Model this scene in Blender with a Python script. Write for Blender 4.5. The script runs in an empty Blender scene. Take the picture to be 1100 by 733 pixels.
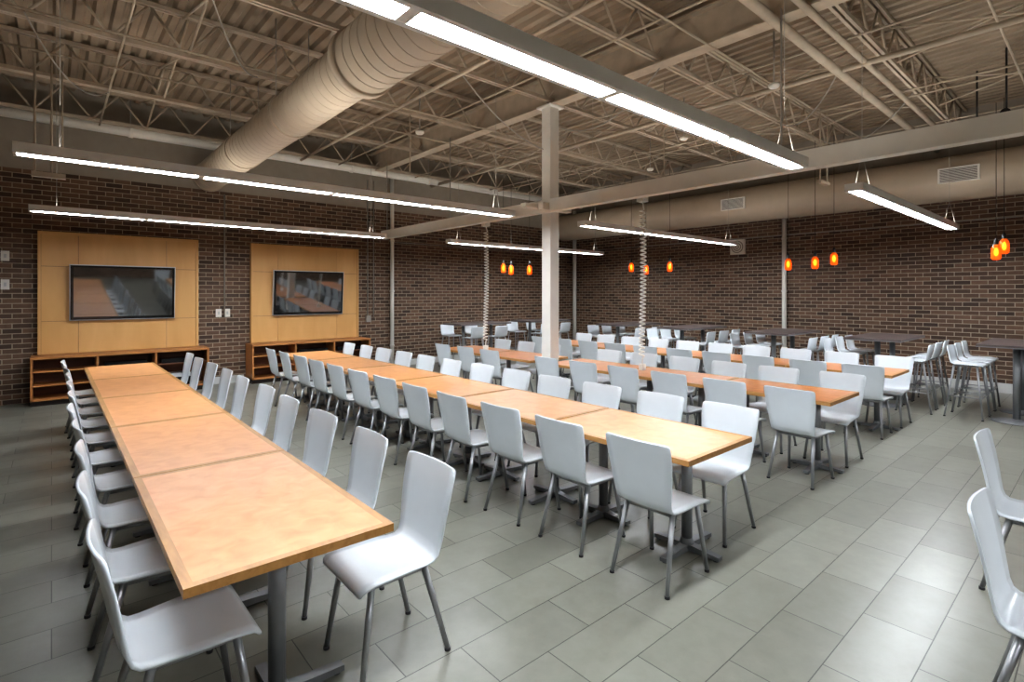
import bpy, bmesh, math, random
from mathutils import Vector, Matrix
random.seed(7)
S=bpy.context.scene
COL=S.collection
def lin(c):
    return tuple(((v/255)/12.92 if v/255<=.04045 else ((v/255+.055)/1.055)**2.4) for v in c)+(1,)
# ---------------- materials
def newmat(name):
    m=bpy.data.materials.new(name); m.use_nodes=True
    nt=m.node_tree; b=nt.nodes['Principled BSDF']; return m,nt,b
def plain(name,rgb,rough=.5,metal=0,noise=.06,scale=6,bump=0,spec=.5):
    m,nt,b=newmat(name); b.inputs['Roughness'].default_value=rough; b.inputs['Metallic'].default_value=metal
    b.inputs['Specular IOR Level'].default_value=spec
    tc=nt.nodes.new('ShaderNodeTexCoord'); n=nt.nodes.new('ShaderNodeTexNoise'); n.inputs['Scale'].default_value=scale; n.inputs['Detail'].default_value=4
    nt.links.new(tc.outputs['Object'],n.inputs['Vector'])
    r=nt.nodes.new('ShaderNodeValToRGB'); c=lin(rgb)
    r.color_ramp.elements[0].position=.3; r.color_ramp.elements[1].position=.7
    r.color_ramp.elements[0].color=tuple(v*(1-noise) for v in c[:3])+(1,)
    r.color_ramp.elements[1].color=tuple(min(1,v*(1+noise)) for v in c[:3])+(1,)
    nt.links.new(n.outputs['Fac'],r.inputs['Fac']); nt.links.new(r.outputs['Color'],b.inputs['Base Color'])
    if bump:
        bp=nt.nodes.new('ShaderNodeBump'); bp.inputs['Strength'].default_value=bump; bp.inputs['Distance'].default_value=.01
        nt.links.new(n.outputs['Fac'],bp.inputs['Height']); nt.links.new(bp.outputs['Normal'],b.inputs['Normal'])
    return m
def wood(name,a,bc,scale=(1,12,12),rough=.35,ns=2.5):
    m,nt,b=newmat(name); b.inputs['Roughness'].default_value=rough
    tc=nt.nodes.new('ShaderNodeTexCoord'); mp=nt.nodes.new('ShaderNodeMapping'); mp.inputs['Scale'].default_value=scale
    n=nt.nodes.new('ShaderNodeTexNoise'); n.inputs['Scale'].default_value=ns; n.inputs['Detail'].default_value=7; n.inputs['Distortion'].default_value=.6
    r=nt.nodes.new('ShaderNodeValToRGB'); r.color_ramp.elements[0].position=.3; r.color_ramp.elements[1].position=.7
    r.color_ramp.elements[0].color=lin(a); r.color_ramp.elements[1].color=lin(bc)
    L=nt.links.new; L(tc.outputs['Object'],mp.inputs['Vector']); L(mp.outputs['Vector'],n.inputs['Vector']); L(n.outputs['Fac'],r.inputs['Fac']); L(r.outputs['Color'],b.inputs['Base Color'])
    return m
def brickmat(name,axis):
    m,nt,b=newmat(name); L=nt.links.new
    tc=nt.nodes.new('ShaderNodeTexCoord'); sp=nt.nodes.new('ShaderNodeSeparateXYZ'); cb=nt.nodes.new('ShaderNodeCombineXYZ')
    L(tc.outputs['Object'],sp.inputs[0]); L(sp.outputs[axis],cb.inputs[0]); L(sp.outputs[2],cb.inputs[1])
    bt=nt.nodes.new('ShaderNodeTexBrick'); L(cb.outputs[0],bt.inputs['Vector'])
    bt.inputs['Scale'].default_value=1; bt.inputs['Brick Width'].default_value=.235; bt.inputs['Row Height'].default_value=.08
    bt.inputs['Mortar Size'].default_value=.0065; bt.inputs['Mortar Smooth'].default_value=.2; bt.inputs['Bias'].default_value=0
    bt.inputs['Color1'].default_value=lin((66,50,40)); bt.inputs['Color2'].default_value=lin((118,92,73)); bt.inputs['Mortar'].default_value=lin((176,163,144))
    n=nt.nodes.new('ShaderNodeTexNoise'); n.inputs['Scale'].default_value=14; n.inputs['Detail'].default_value=5; L(cb.outputs[0],n.inputs['Vector'])
    mx=nt.nodes.new('ShaderNodeMix'); mx.data_type='RGBA'; mx.blend_type='MULTIPLY'; mx.inputs['Factor'].default_value=.6
    r=nt.nodes.new('ShaderNodeValToRGB'); r.color_ramp.elements[0].color=(.45,.43,.42,1); r.color_ramp.elements[1].color=(1.3,1.25,1.2,1)
    L(n.outputs['Fac'],r.inputs['Fac']); L(bt.outputs['Color'],mx.inputs['A']); L(r.outputs['Color'],mx.inputs['B']); L(mx.outputs['Result'],b.inputs['Base Color'])
    bp=nt.nodes.new('ShaderNodeBump'); bp.invert=True; bp.inputs['Strength'].default_value=.6; bp.inputs['Distance'].default_value=.008
    L(bt.outputs['Fac'],bp.inputs['Height']); L(bp.outputs['Normal'],b.inputs['Normal']); b.inputs['Roughness'].default_value=.7
    return m
def floormat():
    m,nt,b=newmat('floor_tile'); L=nt.links.new
    tc=nt.nodes.new('ShaderNodeTexCoord'); mp=nt.nodes.new('ShaderNodeMapping')
    L(tc.outputs['Object'],mp.inputs['Vector'])
    bt=nt.nodes.new('ShaderNodeTexBrick'); L(mp.outputs[0],bt.inputs['Vector'])
    bt.inputs['Scale'].default_value=1; bt.inputs['Brick Width'].default_value=.61; bt.inputs['Row Height'].default_value=.305
    bt.inputs['Mortar Size'].default_value=.0028; bt.inputs['Mortar Smooth'].default_value=.1
    bt.inputs['Color1'].default_value=lin((120,120,110)); bt.inputs['Color2'].default_value=lin((136,136,126)); bt.inputs['Mortar'].default_value=lin((72,72,66))
    n=nt.nodes.new('ShaderNodeTexNoise'); n.inputs['Scale'].default_value=7; n.inputs['Detail'].default_value=8; n.inputs['Roughness'].default_value=.65; L(mp.outputs[0],n.inputs['Vector'])
    r=nt.nodes.new('ShaderNodeValToRGB'); r.color_ramp.elements[0].position=.3; r.color_ramp.elements[1].position=.7
    r.color_ramp.elements[0].color=(.88,.88,.87,1); r.color_ramp.elements[1].color=(1.04,1.04,1.04,1)
    mx=nt.nodes.new('ShaderNodeMix'); mx.data_type='RGBA'; mx.blend_type='MULTIPLY'; mx.inputs['Factor'].default_value=1
    L(n.outputs['Fac'],r.inputs['Fac']); L(bt.outputs['Color'],mx.inputs['A']); L(r.outputs['Color'],mx.inputs['B']); L(mx.outputs['Result'],b.inputs['Base Color'])
    b.inputs['Roughness'].default_value=.31
    bp=nt.nodes.new('ShaderNodeBump'); bp.invert=True; bp.inputs['Strength'].default_value=.4; bp.inputs['Distance'].default_value=.003
    L(bt.outputs['Fac'],bp.inputs['Height']); L(bp.outputs['Normal'],b.inputs['Normal'])
    return m
def emis(name,rgb,st):
    m,nt,b=newmat(name); b.inputs['Base Color'].default_value=lin(rgb); b.inputs['Emission Color'].default_value=lin(rgb); b.inputs['Emission Strength'].default_value=st
    return m
def amberglass():
    m,nt,b=newmat('amber_glass'); L=nt.links.new
    out=nt.nodes['Material Output']; t=nt.nodes.new('ShaderNodeBsdfTransparent'); t.inputs[0].default_value=(1,.36,.08,1)
    mx=nt.nodes.new('ShaderNodeMixShader'); mx.inputs[0].default_value=.6
    b.inputs['Base Color'].default_value=(.7,.16,.02,1); b.inputs['Roughness'].default_value=.12
    b.inputs['Emission Color'].default_value=(1,.15,.01,1); b.inputs['Emission Strength'].default_value=.75
    L(t.outputs[0],mx.inputs[1]); L(b.outputs[0],mx.inputs[2]); L(mx.outputs[0],out.inputs[0]); return m
M={}
M['shell']=plain('chair_shell',(221,228,233),.24,noise=.02)
M['chrome']=plain('satin_metal',(160,162,164),.35,.7,noise=.05)
M['grey']=plain('grey_painted_steel',(122,124,126),.4,.3)
M['foot']=plain('rubber',(60,60,62),.7)
M['top']=wood('tabletop_laminate',(200,137,84),(218,160,106),(1,1,1),.28,9)
M['top2']=wood('tabletop_laminate_dark',(184,116,64),(204,138,84),(1,1,1),.28,9)
M['edge']=wood('tabletop_edge_maple',(160,114,60),(184,138,80),(12,2,12),.35)
M['maple']=wood('maple_veneer',(206,160,98),(220,176,116),(1.2,1.2,.25),.45)
M['cherry']=wood('cabinet_wood',(164,108,60),(186,130,76),(1,8,8),.45)
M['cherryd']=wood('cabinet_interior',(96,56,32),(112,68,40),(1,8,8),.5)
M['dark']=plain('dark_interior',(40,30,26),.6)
M['brickx']=brickmat('brick_x',0); M['bricky']=brickmat('brick_y',1)
M['floor']=floormat()
M['upper']=plain('upper_wall_paint',(152,144,132),.8)
M['deck']=plain('deck_paint',(145,130,112),.75,noise=.15,scale=2)
M['steel']=plain('joist_paint',(178,165,147),.7,noise=.1)
M['duct']=plain('duct_paint',(186,173,154),.5,noise=.06,scale=3)
M['white']=plain('white_paint',(234,232,225),.5,noise=.03)
M['housing']=plain('fixture_housing',(238,238,236),.4,noise=.02)
M['lens']=emis('tube_lens',(243,248,255),78)
M['up']=emis('added_ceiling_glow',(249,246,240),30)  # upward glow added on top of the fixtures to brighten the ceiling
M['screen']=plain('tv_screen',(8,9,12),.04,noise=.02,spec=1); M['screen'].node_tree.nodes['Principled BSDF'].inputs['IOR'].default_value=2.0
M['bezel']=plain('tv_bezel',(18,18,20),.2)
M['silver']=plain('tv_rim',(205,207,210),.3,.5)
M['hitop']=plain('high_table_top',(92,82,80),.3)
M['black']=plain('black_metal',(18,16,15),.4)
M['amber']=amberglass()
M['bulb']=emis('pendant_bulb',(255,185,85),14)
M['galv']=plain('conduit_galvanised',(160,156,148),.4,.3)
M['base']=plain('baseboard_paint',(200,202,200),.5,noise=.02)
# ---------------- mesh builder
class B:
    def __init__(s): s.bm=bmesh.new(); s.m=[]
    def mi(s,k):
        if k not in s.m: s.m.append(k)
        return s.m.index(k)
    def box(s,x0,x1,y0,y1,z0,z1,k):
        i=s.mi(k); v=[s.bm.verts.new(p) for p in ((x0,y0,z0),(x1,y0,z0),(x1,y1,z0),(x0,y1,z0),(x0,y0,z1),(x1,y0,z1),(x1,y1,z1),(x0,y1,z1))]
        for f in ((0,3,2,1),(4,5,6,7),(0,1,5,4),(1,2,6,5),(2,3,7,6),(3,0,4,7)):
            s.bm.faces.new([v[j] for j in f]).material_index=i
    def cyl(s,a,b,r,k,r2=None,n=12,caps=True,smooth=True):
        i=s.mi(k); a=Vector(a); b=Vector(b); d=(b-a).normalized(); r2=r if r2 is None else r2
        t=Vector((0,0,1)) if abs(d.z)<.9 else Vector((1,0,0)); u=d.cross(t).normalized(); w=d.cross(u)
        A=[];Bv=[]
        for j in range(n):
            q=2*math.pi*j/n; o=u*math.cos(q)+w*math.sin(q); A.append(s.bm.verts.new(a+o*r)); Bv.append(s.bm.verts.new(b+o*r2))
        for j in range(n):
            f=s.bm.faces.new((A[j],A[(j+1)%n],Bv[(j+1)%n],Bv[j])); f.material_index=i; f.smooth=smooth
        if caps:
            s.bm.faces.new(A[::-1]).material_index=i; s.bm.faces.new(Bv).material_index=i
    def path(s,pts,r,k,n=8):
        i=s.mi(k); pts=[Vector(p) for p in pts]; rings=[]; 
        d0=(pts[1]-pts[0]).normalized(); t=Vector((0,0,1)) if abs(d0.z)<.9 else Vector((1,0,0)); u=d0.cross(t).normalized()
        for j,p in enumerate(pts):
            d=(pts[min(j+1,len(pts)-1)]-pts[max(j-1,0)]).normalized(); u=(u-d*u.dot(d)).normalized(); w=d.cross(u)
            rings.append([s.bm.verts.new(p+(u*math.cos(2*math.pi*q/n)+w*math.sin(2*math.pi*q/n))*r) for q in range(n)])
        for a,b in zip(rings,rings[1:]):
            for q in range(n):
                f=s.bm.faces.new((a[q],a[(q+1)%n],b[(q+1)%n],b[q])); f.material_index=i; f.smooth=True
        s.bm.faces.new(rings[0][::-1]).material_index=i; s.bm.faces.new(rings[-1]).material_index=i
    def lathe(s,prof,c,k,n=16):
        i=s.mi(k); rings=[[s.bm.verts.new((c[0]+r*math.cos(2*math.pi*q/n),c[1]+r*math.sin(2*math.pi*q/n),c[2]+z)) for q in range(n)] for r,z in prof]
        for a,b in zip(rings,rings[1:]):
            for q in range(n):
                f=s.bm.faces.new((a[q],a[(q+1)%n],b[(q+1)%n],b[q])); f.material_index=i; f.smooth=True
    def shell(s,prof,k,th=.012,nc=9):
        i=s.mi(k); P=[]
        for (x,z,h,c) in prof:
            P.append([Vector((x,0,z))+Vector((0,h*t,0))+Vector((c[0]*t*t,0,c[1]*t*t)) for t in [(-1+2*j/(nc-1)) for j in range(nc)]])
        N=[]
        for a in range(len(P)):
            p=P[min(a+1,len(P)-1)][nc//2]-P[max(a-1,0)][nc//2]; nn=Vector((p.z,0,-p.x)).normalized(); N.append(nn)
        T=[[s.bm.verts.new(q+N[a]*th/2) for q in P[a]] for a in range(len(P))]
        U=[[s.bm.verts.new(q-N[a]*th/2) for q in P[a]] for a in range(len(P))]
        def F(*v):
            f=s.bm.faces.new(v); f.material_index=i; f.smooth=True
        R=len(P)
        for a in range(R-1):
            for j in range(nc-1):
                F(T[a][j],T[a][j+1],T[a+1][j+1],T[a+1][j]); F(U[a][j],U[a+1][j],U[a+1][j+1],U[a][j+1])
            F(T[a][0],T[a+1][0],U[a+1][0],U[a][0]); F(T[a][-1],U[a][-1],U[a+1][-1],T[a+1][-1])
        for j in range(nc-1):
            F(T[0][j],U[0][j],U[0][j+1],T[0][j+1]); F(T[-1][j],T[-1][j+1],U[-1][j+1],U[-1][j])
    def mesh(s,name,bev=0):
        bmesh.ops.recalc_face_normals(s.bm,faces=s.bm.faces)
        me=bpy.data.meshes.new(name); s.bm.to_mesh(me); s.bm.free()
        for k in s.m: me.materials.append(M[k])
        return me
    def obj(s,name,loc=(0,0,0),rz=0,bev=0):
        me=s.mesh(name); return put(name,me,loc,rz,bev)
def put(name,me,loc=(0,0,0),rz=0,bev=0):
    o=bpy.data.objects.new(name,me); COL.objects.link(o); o.location=loc; o.rotation_euler=(0,0,rz)
    if bev:
        m=o.modifiers.new('bevel','BEVEL'); m.width=bev; m.segments=2; m.limit_method='ANGLE'
    return o
XL,XR,YB,YF=-3.2,12.7,-4.0,11.5; ZB=3.75; ZD=5.15
xl,xr,yb,yf_=XL+.01,XR-.01,YB+.01,YF-.01
# ---------------- room
b=B(); b.box(XL-.2,XR+.2,YB-.2,YF+.2,-.15,0,'floor'); b.obj('floor')
def wall(name,x0,x1,y0,y1,mk):
    b=B(); b.box(x0,x1,y0,y1,0,ZB,mk); b.box(x0,x1,y0,y1,ZB,ZD+.15,'upper'); b.obj(name)
wall('wall_front',XL-.2,XR+.2,YF,YF+.2,'brickx'); wall('wall_right',XR,XR+.2,YB,YF,'bricky')
wall('wall_left',XL-.2,XL,YB,YF,'bricky'); wall('wall_rear',XL-.2,XR+.2,YB-.2,YB,'brickx')
b=B(); b.box(XR-.02,XR,YB,YF,0,.17,'base'); b.obj('baseboard_right')
b=B(); b.box(5.5,XR-.02,YF-.02,YF,0,.14,'base'); b.box(2.3,2.9,YF-.02,YF,0,.14,'base'); b.obj('baseboard_front')
# corrugated deck
b=B(); i=b.mi('deck'); p=.18; x=XL; prof=[]
while x<XR-.15:
    prof+= [(x,ZD),(x+.07,ZD),(x+.1,ZD+.05),(x+.15,ZD+.05)]; x+=p
prof.append((x,ZD)); a=[b.bm.verts.new((q[0],YB,q[1])) for q in prof]; c=[b.bm.verts.new((q[0],YF,q[1])) for q in prof]
for j in range(len(prof)-1): b.bm.faces.new((a[j],a[j+1],c[j+1],c[j])).material_index=i
b.box(XL-.2,XR+.2,YB-.2,YF+.2,ZD+.16,ZD+.25,'deck'); b.obj('ceiling')
# joists
GX=5.65
def joist(y):
    b=B(); zt=ZD-.01; zb=4.6
    for z in (zt-.05,zb):
        for s_ in (-.045,.012):
            b.box(xl,xr,y+s_,y+s_+.033,z,z+.05,'steel')
    x=XL+.1; up=True
    while x<XR-.4:
        z0,z1=(zb+.03,zt-.03) if up else (zt-.03,zb+.03)
        b.cyl((x,y,z0),(x+.36,y,z1),.016,'steel',n=6); x+=.36; up=not up
    b.obj('open_web_joist')
for k in range(9):
    joist(-3.7+1.85*k)
def girder(x):
    b=B(); b.box(x-.1,x+.1,yb,yf_,4.56,4.58,'steel'); b.box(x-.1,x+.1,yb,yf_,4.98,5.0,'steel'); b.box(x-.008,x+.008,yb,yf_,4.58,4.98,'steel')
    b.obj('steel_girder')
girder(GX)
b=B()
for x in (1.2,3.4,7.9,10.2):
    for k in range(8):
        y=-3.7+1.85*k
        b.cyl((x,y,4.63),(x,y+1.85,5.07),.014,'steel',n=6); b.cyl((x+.05,y,5.07),(x+.05,y+1.85,4.63),.014,'steel',n=6)
b.obj('joist_cross_bracing')
# pipes in ceiling
def pipe(name,pts,r,k='steel'):
    b=B(); b.path(pts,r,k,10); return b.obj(name)
pipe('sprinkler_pipe',[(7.3,yb,4.5),(7.3,yf_,4.5)],.035)
pipe('sprinkler_pipe',[(3.9,yb,4.53),(3.9,yf_,4.53)],.025)
pipe('sprinkler_pipe',[(xl,2.25,4.48),(xr,2.25,4.48)],.05)
pipe('sprinkler_pipe',[(xl,1.98,4.52),(xr,1.98,4.52)],.035)
for x in (10.9,9.2,8.9,6.6,4.7,.6,-.6): pipe('electrical_conduit',[(x,yb,4.56),(x,yf_,4.56)],.013)
for y in (8.1,7.0,4.3,3.0,.8): pipe('electrical_conduit',[(xl,y,4.53),(xr,y,4.53)],.012)
# draped cables and drop rods
def cable(p0,p1,sag,r=.008,k='galv'):
    pts=[]
    for j in range(17):
        t=j/16; v=Vector(p0).lerp(Vector(p1),t); v.z-=sag*4*t*(1-t); pts.append(v)
    pipe('draped_cable',pts,r,k)
cable((7.4,2.3,4.5),(9.2,3.7,4.6),.25); cable((9.2,1.9,4.6),(10.9,3.6,4.6),.3); cable((3.9,5.5,4.6),(5.5,5.6,3.9),.15); cable((5.7,3.7,4.6),(5.7,5.4,4.2),.3)
cable((-.2,7.0,4.5),(.6,9.2,4.55),.3); cable((1.1,5.5,4.55),(2.0,7.3,4.55),.2)
b=B()
for (x,y,z0,r) in ((-.15,8.4,3.2,.012),(0.0,8.4,3.2,.012),(.1,8.5,3.4,.01),(4.3,7.4,3.7,.01),(6.2,4.0,3.1,.008),(8.9,3.0,3.5,.01),(9.2,3.0,3.5,.01)):
    b.cyl((x,y,z0),(x,y,4.6),r,'steel',n=8)
b.box(-.18,.13,8.37,8.43,3.14,3.2,'steel'); b.box(8.86,9.24,2.97,3.03,3.46,3.5,'steel'); b.obj('hanging_strut_support')
b=B(); b.cyl((xl,11.2,4.55),(xr,11.2,4.55),.085,'white',n=20)
for x in range(-3,13,2): b.cyl((x,11.2,4.55),(x+.06,11.2,4.55),.1,'white',n=20); b.cyl((x+.03,11.2,4.6),(x+.03,11.2,5.14),.008,'galv')
b.obj('roof_drain_pipe')
# sprinkler heads / detectors
for (x,y) in ((4.6,7.6),(8.2,4.9),(7.0,2.9),(9.7,6.6),(2.9,8.4),(3.0,4.9)):
    b=B(); b.cyl((x,y,4.45),(x,y,5.14),.01,'galv'); b.lathe([(0,0),(.05,0),(.07,.02),(.07,.05),(0,.055)],(x,y,4.40),'white'); b.obj('smoke_detector')
# spotlight heads
for (x,y) in ((9.9,1.0),(10.6,1.4)):
    b=B(); b.cyl((x,y,4.25),(x,y,5.14),.012,'black'); b.cyl((x-.09,y,4.24),(x+.09,y+.05,4.2),.055,'black',.07); b.obj('spotlight_head')
# round spiral duct
b=B(); X=2.28; Z=4.0
b.cyl((X,4.8,Z),(X,yf_,Z),.27,'duct',n=40,caps=False)
b.cyl((X,yb,Z),(X,4.8,Z),.315,'duct',n=40); b.cyl((X,4.75,Z),(X,4.86,Z),.335,'duct',n=40)
y=-3.9
while y<11.4:
    r=.27 if y>4.8 else .315
    b.cyl((X,y,Z),(X,y+.01,Z),r+.003,'duct',n=40); y+=.16
for y in (6.8,9.0,11.4): b.cyl((X,y,Z),(X,y+.05,Z),.285,'duct',n=40)
for y in (1,3.4,6.8,9.0): b.cyl((X-.2,y,Z+.2),(X-.2,y,ZD-.01),.006,'galv'); b.cyl((X+.2,y,Z+.2),(X+.2,y,ZD-.01),.006,'galv')
b.obj('spiral_air_duct')
b=B(); X=12.2; Z=3.82
b.cyl((X,yb,Z),(X,yf_,Z),.4,'duct',n=48,caps=False)
y=-3.9
while y<11.4: b.cyl((X,y,Z),(X,y+.03,Z),.408,'duct',n=48,caps=False); y+=1.2
for y in (1.8,5.8):
    b.box(X-.43,X-.36,y-.28,y+.28,Z-.13,Z+.13,'white')
    for j in range(9): b.box(X-.436,X-.43,y-.25,y+.25,Z-.11+j*.025,Z-.10+j*.025,'dark')
b.obj('supply_air_duct')
# column + beam
b=B(); cx,cy=5.65,5.6; b.box(cx-.092,cx+.092,cy-.092,cy+.092,0,4.56,'white'); b.box(cx-.15,cx+.15,cy-.15,cy+.15,4.53,4.56,'white'); b.obj('support_column',bev=.008)
b=B(); b.box(5.43,5.556,-3,10.6,2.95,3.13,'white'); b.box(5.3,5.9,5.4,5.5,2.97,3.07,'white'); b.box(5.1,5.43,5.55,5.66,3.0,3.06,'white')
for y in (-1,2.2,8.0,10.4): b.cyl((5.48,y,3.1),(5.48,y,4.6),.01,'galv')
b.obj('service_raceway_beam',bev=.006)
# coil cords
def coil(x,y,zt,zb):
    b=B(); b.box(x-.06,x+.06,y-.05,y+.05,zt-.02,zt+.1,'white'); b.box(5.55,x,y-.02,y+.02,zt+.04,zt+.08,'galv')
    pts=[(x,y,zt)]; n=int((zt-zb-.3)/.052)
    for q in range(n*8):
        a=q*math.pi/4; zz=zt-.12-(zt-zb-.3)*q/(n*8); pts.append((x+.036*math.cos(a)+.02*math.sin(q/70),y+.036*math.sin(a),zz))
    pts.append((x,y,zb+.15)); pts.append((x,y,zb+.06)); b.path(pts,.009,'white',6)
    b.box(x-.035,x+.035,y-.03,y+.03,zb,zb+.08,'white'); b.obj('coiled_power_cord')
coil(5.85,4.1,2.98,.752); coil(5.85,7.42,2.98,.752)
# wall pipes etc.
b=B(); b.cyl((12.62,5.0,0),(12.62,5.0,3.6),.05,'white'); 
for z in (.5,1.8,3.0): b.cyl((12.62,5,z),(12.62,5,z+.04),.06,'white')
b.obj('downpipe')
b=B(); b.cyl((12.58,11.38,0),(12.58,11.38,4.4),.06,'white'); b.obj('downpipe')
b=B(); b.cyl((6.15,11.42,0),(6.15,11.42,4.9),.045,'white')
for z in (.5,1.8,3.0): b.cyl((6.15,11.42,z),(6.15,11.42,z+.04),.055,'white')
b.obj('downpipe')
b=B()
for x in (5.55,5.7): b.cyl((x,11.48,1.2),(x,11.48,4.4),.012,'galv')
b.box(5.5,5.62,11.44,11.49,1.1,1.25,'galv'); b.cyl((2.55,11.48,1.3),(2.55,11.48,3.7),.012,'galv'); b.obj('wall_conduit')
b=B(); b.cyl((6.2,11.47,3.0),(12.5,11.47,3.0),.012,'galv'); b.cyl((12.67,11.3,3.1),(12.67,-3,3.1),.012,'galv'); b.obj('surface_conduit')
b=B(); b.box(12.62,12.69,5.92,6.28,2.72,3.08,'white')
for j in range(6): b.cyl((12.615-j*.0006,6.1,2.9),(12.62,6.1,2.9),.15-.025*j,'galv' if j%2==0 else 'white',n=24)
b.obj('wall_speaker')
for (x,z) in ((2.45,1.38),(2.6,1.38),(-.55,2.35),(-.55,1.9)):
    b=B(); b.box(x-.05,x+.05,11.485,11.498,z-.08,z+.08,'white'); b.box(x-.015,x+.015,11.478,11.486,z-.03,z+.03,'base'); b.obj('wall_switch_plate')
# ---------------- light fixtures
def fixture():
    b=B(); L=4.92; w=.085
    b.box(0,L,-w,-w+.03,-.025,.055,'housing'); b.box(0,L,w-.03,w,-.025,.055,'housing'); b.box(0,L,-w+.03,w-.03,0,.045,'housing')
    b.box(-.02,0,-w,w,-.025,.055,'housing'); b.box(L,L+.02,-w,w,-.025,.055,'housing')
    for j in range(4):
        x0=.03+j*1.22
        b.box(x0,x0+1.16,-w+.031,w-.031,-.018,0,'lens'); b.box(x0+.05,x0+1.1,-.04,.04,.045,.05,'up')  # lens faces down; the top strip is an added fill for the ceiling
        b.box(x0+1.165,x0+1.215,-w+.03,w-.03,-.024,0,'housing') if j<3 else None
    for x in (.25,L-.25):
        b.cyl((x,-.07,.055),(x,0,.4),.003,'galv',n=5); b.cyl((x,.07,.055),(x,0,.4),.003,'galv',n=5); b.cyl((x,0,.4),(x,0,2.3),.003,'galv',n=5)
    return b.mesh('linear_pendant_light')
fm=fixture(); ZF=2.83
for y in (-1.9,1.77,5.45,9.1):
    for x in (-.2,6.2): put('linear_pendant_light',fm,(x,y,ZF))
# ---------------- chairs
def chair():
    b=B()
    prof=[(.225,.425,.205,(0,0)),(.222,.44,.218,(0,0)),(.20,.455,.222,(0,.002)),(.14,.458,.222,(0,.006)),(.05,.455,.217,(0,.01)),(-.05,.45,.207,(0,.012)),(-.12,.449,.2,(.004,.01)),
      (-.165,.457,.195,(.01,.006)),(-.192,.478,.193,(.014,.003)),(-.207,.515,.195,(.016,0)),(-.222,.58,.203,(.02,0)),(-.238,.66,.213,(.024,0)),(-.256,.75,.222,(.026,0)),(-.276,.84,.227,(.026,0)),(-.283,.87,.225,(.026,0)),(-.286,.88,.216,(.024,0)),(-.287,.884,.2,(.02,0))]
    b.shell(prof,'shell')
    for s in (-1,1):
        b.cyl((.15,s*.165,.44),(.215,s*.2,.012),.0165,'chrome',.0125,n=10); b.cyl((-.12,s*.16,.44),(-.235,s*.195,.012),.0165,'chrome',.0125,n=10)
        b.cyl((.215,s*.2,0),(.215,s*.2,.015),.015,'foot'); b.cyl((-.235,s*.195,0),(-.235,s*.195,.015),.015,'foot')
        b.cyl((.155,s*.16,.43),(-.125,s*.155,.43),.012,'chrome',n=8)
    b.cyl((.14,-.165,.43),(.14,.165,.43),.012,'chrome',n=8); b.cyl((-.12,-.16,.43),(-.12,.16,.43),.012,'chrome',n=8)
    return b.mesh('dining_chair')
cm=chair()
def ch(x,y,r,j=.012): put('dining_chair',cm,(x+random.uniform(-j,j)*1.5,y+random.uniform(-j,j),0),r+random.uniform(-.04,.04))
# ---------------- tables
def table(W,L,tk):
    b=B(); e=.034; t=.034; z=.75; g=.004
    x0,x1,y0,y1=-W/2,W/2,-L/2+g,L/2-g
    b.box(x0+e,x1-e,y0+e,y1-e,z-t,z,tk)
    b.box(x0,x0+e,y0,y1,z-t,z,'edge'); b.box(x1-e,x1,y0,y1,z-t,z,'edge'); b.box(x0+e,x1-e,y0,y0+e,z-t,z,'edge'); b.box(x0+e,x1-e,y1-e,y1,z-t,z,'edge')
    for yy in (-L*.29,L*.29):
        b.cyl((0,yy,.03),(0,yy,z-t-.01),.036,'grey',n=16); b.cyl((0,yy,.03),(0,yy,.09),.055,'grey',.038,n=16)
        b.box(-.14,.14,yy-.12,yy+.12,z-t-.012,z-t,'grey')
        for a in (0,math.pi/2):
            for s in (-1,1):
                dx,dy=math.cos(a)*s,math.sin(a)*s; ln=.29 if a==0 else .24
                px,py=-dy*.03,dx*.03
                i=b.mi('grey'); q=[]
                for (l,zz,wd) in ((0,.055,1),(ln,.035,.8)):
                    for sg in (-1,1):
                        q.append(b.bm.verts.new((dx*l+px*sg*wd,yy+dy*l+py*sg*wd,zz))); q.append(b.bm.verts.new((dx*l+px*sg*wd,yy+dy*l+py*sg*wd,.01)))
                for f in ((0,2,6,4),(1,5,7,3),(0,4,5,1),(2,3,7,6),(4,6,7,5),(0,1,3,2)): b.bm.faces.new([q[n] for n in f]).material_index=i
                b.cyl((dx*(ln-.03),yy+dy*(ln-.03),0),(dx*(ln-.03),yy+dy*(ln-.03),.012),.02,'foot')
    return b.mesh('dining_table')
t1=table(.79,1.44,'top'); t2=table(.83,1.25,'top'); t3=table(.82,1.24,'top2')
for k in range(5):
    put('dining_table',t1,(.73,2.07+1.44*(k+.5),0))
for k in range(10):
    y=2.38+.72*k
    ch(.39,y+.02,0); ch(1.25,y-.02,math.pi)
X2,X3,X4=3.28,5.8,8.15
for k in range(6): put('dining_table',t2,(X2,1.67+1.26*(k+.5),0))
for k in range(12):
    y=1.9+.63*k; ch(X2-.4,y,0); ch(X2+.44,y+.08,math.pi)
for k in range(3): put('dining_table',t3,(X3,1.72+1.25*(k+.5),0))
for k in range(2): put('dining_table',t3,(X3,5.75+1.25*(k+.5),0))
for k in range(10):
    y=1.98+.635*k
    if abs(y-5.6)>.34: ch(X3-.42,y,0)
    if abs(y-5.6)>.34: ch(X3+.44,y,math.pi)
for k in range(5): put('dining_table',t3,(X4,1.8+1.25*(k+.5),0))
for k in range(10):
    y=2.05+.63*k; ch(X4-.42,y,0); ch(X4+.42,y,math.pi)
# foreground right chairs
ch(4.35,.29,-math.pi/2,0); ch(2.95,.12,-math.pi/2,0)
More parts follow.
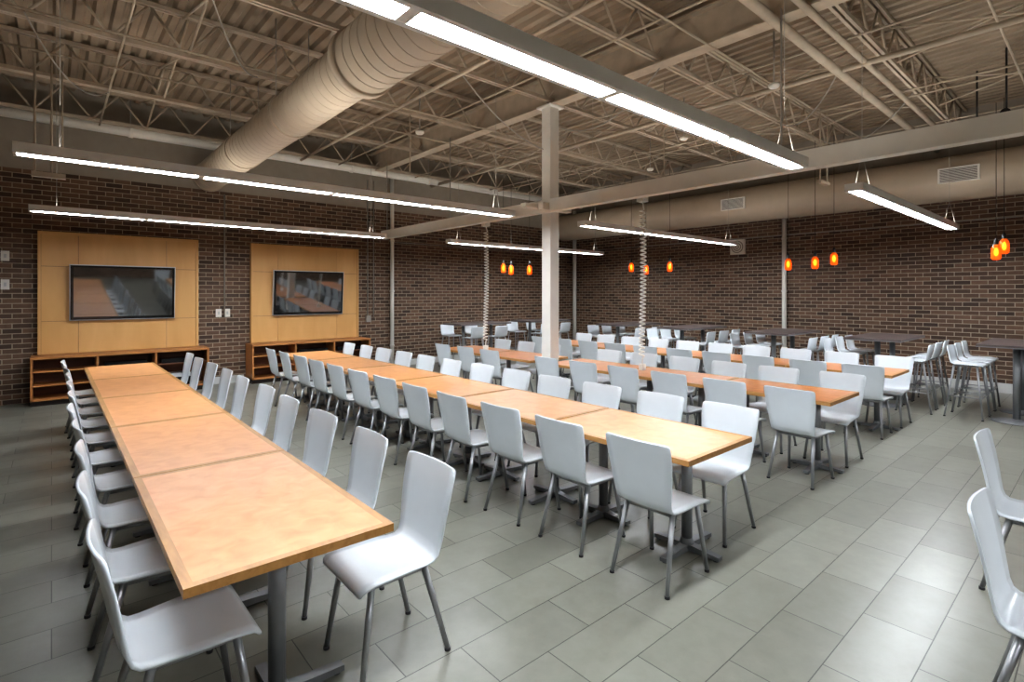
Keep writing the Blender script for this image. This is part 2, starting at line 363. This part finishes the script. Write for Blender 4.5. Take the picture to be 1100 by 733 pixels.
# ---------------- high tables and stools
def htable():
    b=B(); b.box(-.75,.75,-.38,.38,1.03,1.06,'hitop'); b.box(-.752,.752,-.382,.382,1.022,1.034,'grey')
    for x in (-.42,.42):
        b.cyl((x,0,.02),(x,0,1.02),.04,'grey'); b.lathe([(0,0),(.27,0),(.27,.012),(.06,.04),(0,.05)],(x,0,0),'grey',24); b.box(x-.14,x+.14,-.14,.14,1.01,1.024,'grey')
    return b.mesh('bar_height_table')
def stool():
    b=B()
    prof=[(.19,.735,.18,(0,0)),(.185,.75,.19,(0,0)),(.1,.755,.2,(0,.006)),(-.04,.75,.195,(0,.01)),(-.12,.752,.19,(.006,.006)),(-.165,.775,.185,(.014,.002)),(-.185,.83,.185,(.02,0)),(-.2,.91,.19,(.024,0)),(-.215,.99,.19,(.024,0)),(-.218,1.005,.17,(.02,0))]
    b.shell(prof,'shell')
    for s in (-1,1):
        b.cyl((.13,s*.15,.74),(.2,s*.21,.012),.014,'chrome',.011,n=8); b.cyl((-.12,s*.15,.74),(-.22,s*.205,.012),.014,'chrome',.011,n=8)
        b.cyl((.2,s*.21,0),(.2,s*.21,.014),.014,'foot'); b.cyl((-.22,s*.205,0),(-.22,s*.205,.014),.014,'foot')
        b.cyl((.172,s*.186,.3),(-.18,s*.183,.3),.009,'chrome',n=6); b.cyl((.13,s*.15,.735),(-.12,s*.15,.735),.01,'chrome',n=6)
    b.cyl((.172,-.186,.3),(.172,.186,.3),.011,'chrome',n=6); b.cyl((-.18,-.183,.3),(-.18,.183,.3),.009,'chrome',n=6)
    b.cyl((.13,-.15,.735),(.13,.15,.735),.01,'chrome',n=6); b.cyl((-.12,-.15,.735),(-.12,.15,.735),.01,'chrome',n=6)
    return b.mesh('bar_stool')
hm=htable(); sm=stool()
for (x,y) in ((10.35,.9),(10.3,2.5),(10.3,4.1),(10.3,5.95),(10.3,7.6),(7.75,10.15),(9.9,10.15)):
    put('bar_height_table',hm,(x,y,0))
    for dx in (-.45,.1 ,.6)if y<10 else (-.4,.3):
        for s in (-1,1):
            put('bar_stool',sm,(x+dx-.05+random.uniform(-.03,.03),y+s*(.5 if y<10 else .46),0),-s*math.pi/2+random.uniform(-.08,.08))
# ---------------- pendants
def pend():
    b=B(); b.cyl((0,0,.2),(0,0,2.2),.004,'black',n=6); b.lathe([(0,.24),(.012,.24),(.024,.2),(.03,.12),(.03,.1)],(0,0,0),'black',12)
    b.lathe([(.026,.15),(.036,.13),(.054,.1),(.058,.06),(.058,-.04),(.048,-.07),(.032,-.075)],(0,0,0),'amber')
    b.lathe([(0,.1),(.014,.09),(.026,.05),(.026,.02),(.016,-.01),(0,-.02)],(0,0,0),'bulb',10)
    return b.mesh('amber_pendant_lamp')
pm=pend()
for (x,y,z) in ((10.3,1.15,2.35),(10.45,1.08,2.44),(10.3,3.25,2.36),(10.2,3.52,2.3),(10.4,4.05,2.3),(10.3,6.5,2.35),(10.2,7.05,2.3),(10.4,7.6,2.38),(8.0,9.2,2.3),(8.3,8.9,2.3),(8.1,9.6,2.36)):
    put('amber_pendant_lamp',pm,(x,y,z-.03))
# ---------------- TV boards, TVs, cabinets
def tvwall(x0,x1,tv0,tv1):
    b=B(); b.box(x0,x1,11.43,11.49,.77,2.76,'maple')
    xs=[x0+.02,x0+(x1-x0)*.22,x0+(x1-x0)*.78,x1-.02]
    b.box(x0+.01,x1-.01,11.425,11.43,.77,2.73,'cherryd')
    for a,c in zip(xs,xs[1:]):
        b.box(a+.003,c-.003,11.405,11.425,.77,1.3,'maple'); b.box(a+.003,c-.003,11.405,11.425,1.306,2.2,'maple'); b.box(a+.003,c-.003,11.405,11.425,2.206,2.72,'maple')
    b.box(x0-.02,x1+.02,11.39,11.49,2.72,2.77,'maple'); b.box(x0-.02,x0+.02,11.39,11.49,.77,2.72,'maple'); b.box(x1-.02,x1+.02,11.39,11.49,.77,2.72,'maple')
    b.obj('wood_wall_panel')
    h=.465; w=(tv1-tv0)/2; b=B()
    b.box(-w,w,-.03,.03,-h,h,'silver'); b.box(-w+.012,w-.012,-.036,-.03,-h+.012,h-.012,'bezel'); b.box(-w+.05,w-.05,-.039,-.036,-h+.06,h-.045,'screen')
    b.box(-.2,.2,.03,.068,-.2,.2,'bezel')
    o=b.obj('flat_screen_television',loc=((tv0+tv1)/2,11.32,1.775),bev=.004); o.rotation_euler=(math.radians(4.5),0,0)
    b=B(); c0,c1=x0-.1,x1+.12; yf=11.0
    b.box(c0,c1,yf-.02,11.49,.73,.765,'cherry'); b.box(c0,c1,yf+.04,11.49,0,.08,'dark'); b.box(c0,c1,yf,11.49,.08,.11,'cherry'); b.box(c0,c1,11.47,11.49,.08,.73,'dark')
    n=3; w=(c1-c0-.03)/n
    for j in range(n+1):
        xx=c0+w*j; b.box(xx,xx+.03,yf,11.48,.08,.73,'cherry')
    for j in range(n):
        xa=c0+w*j+.03; xb=c0+w*(j+1)
        b.box(xa,xb,11.44,11.47,.11,.73,'cherryd')
        if j==0:
            b.box(xa,xb,yf+.02,11.47,.3,.32,'cherry'); b.box(xa,xb,yf+.02,11.47,.52,.54,'cherry')
        else:
            b.box(xa,xb,yf+.03,11.47,.5,.52,'cherryd'); b.box(xa+.08,xb-.1,yf+.08,yf+.35,.52,.6,'bezel'); b.box(xa+.12,xb-.12,yf+.1,yf+.38,.11,.26,'bezel')
            b.box(xa+.1,xb-.25,yf+.1,yf+.35,.26,.33,'silver')
    b.obj('media_credenza',bev=.002)
tvwall(-.15,2.07,.22,1.70); tvwall(3.03,5.27,3.4,4.88)
# ---------------- world, camera
w=bpy.data.worlds.new('world'); S.world=w; w.use_nodes=True; w.node_tree.nodes['Background'].inputs[0].default_value=(.5,.55,.6,1); w.node_tree.nodes['Background'].inputs[1].default_value=.3
cd=bpy.data.cameras.new('camera'); co=bpy.data.objects.new('camera',cd); COL.objects.link(co); S.camera=co
cd.sensor_width=36; cd.lens=36*567/1100; cd.shift_y=-50.5/1100; cd.clip_start=.05
co.location=(0,0,1.75); co.rotation_euler=(math.pi/2,0,-math.radians(41.1))
S.view_settings.view_transform='Standard'
try: S.view_settings.look='Medium High Contrast'
except Exception: pass
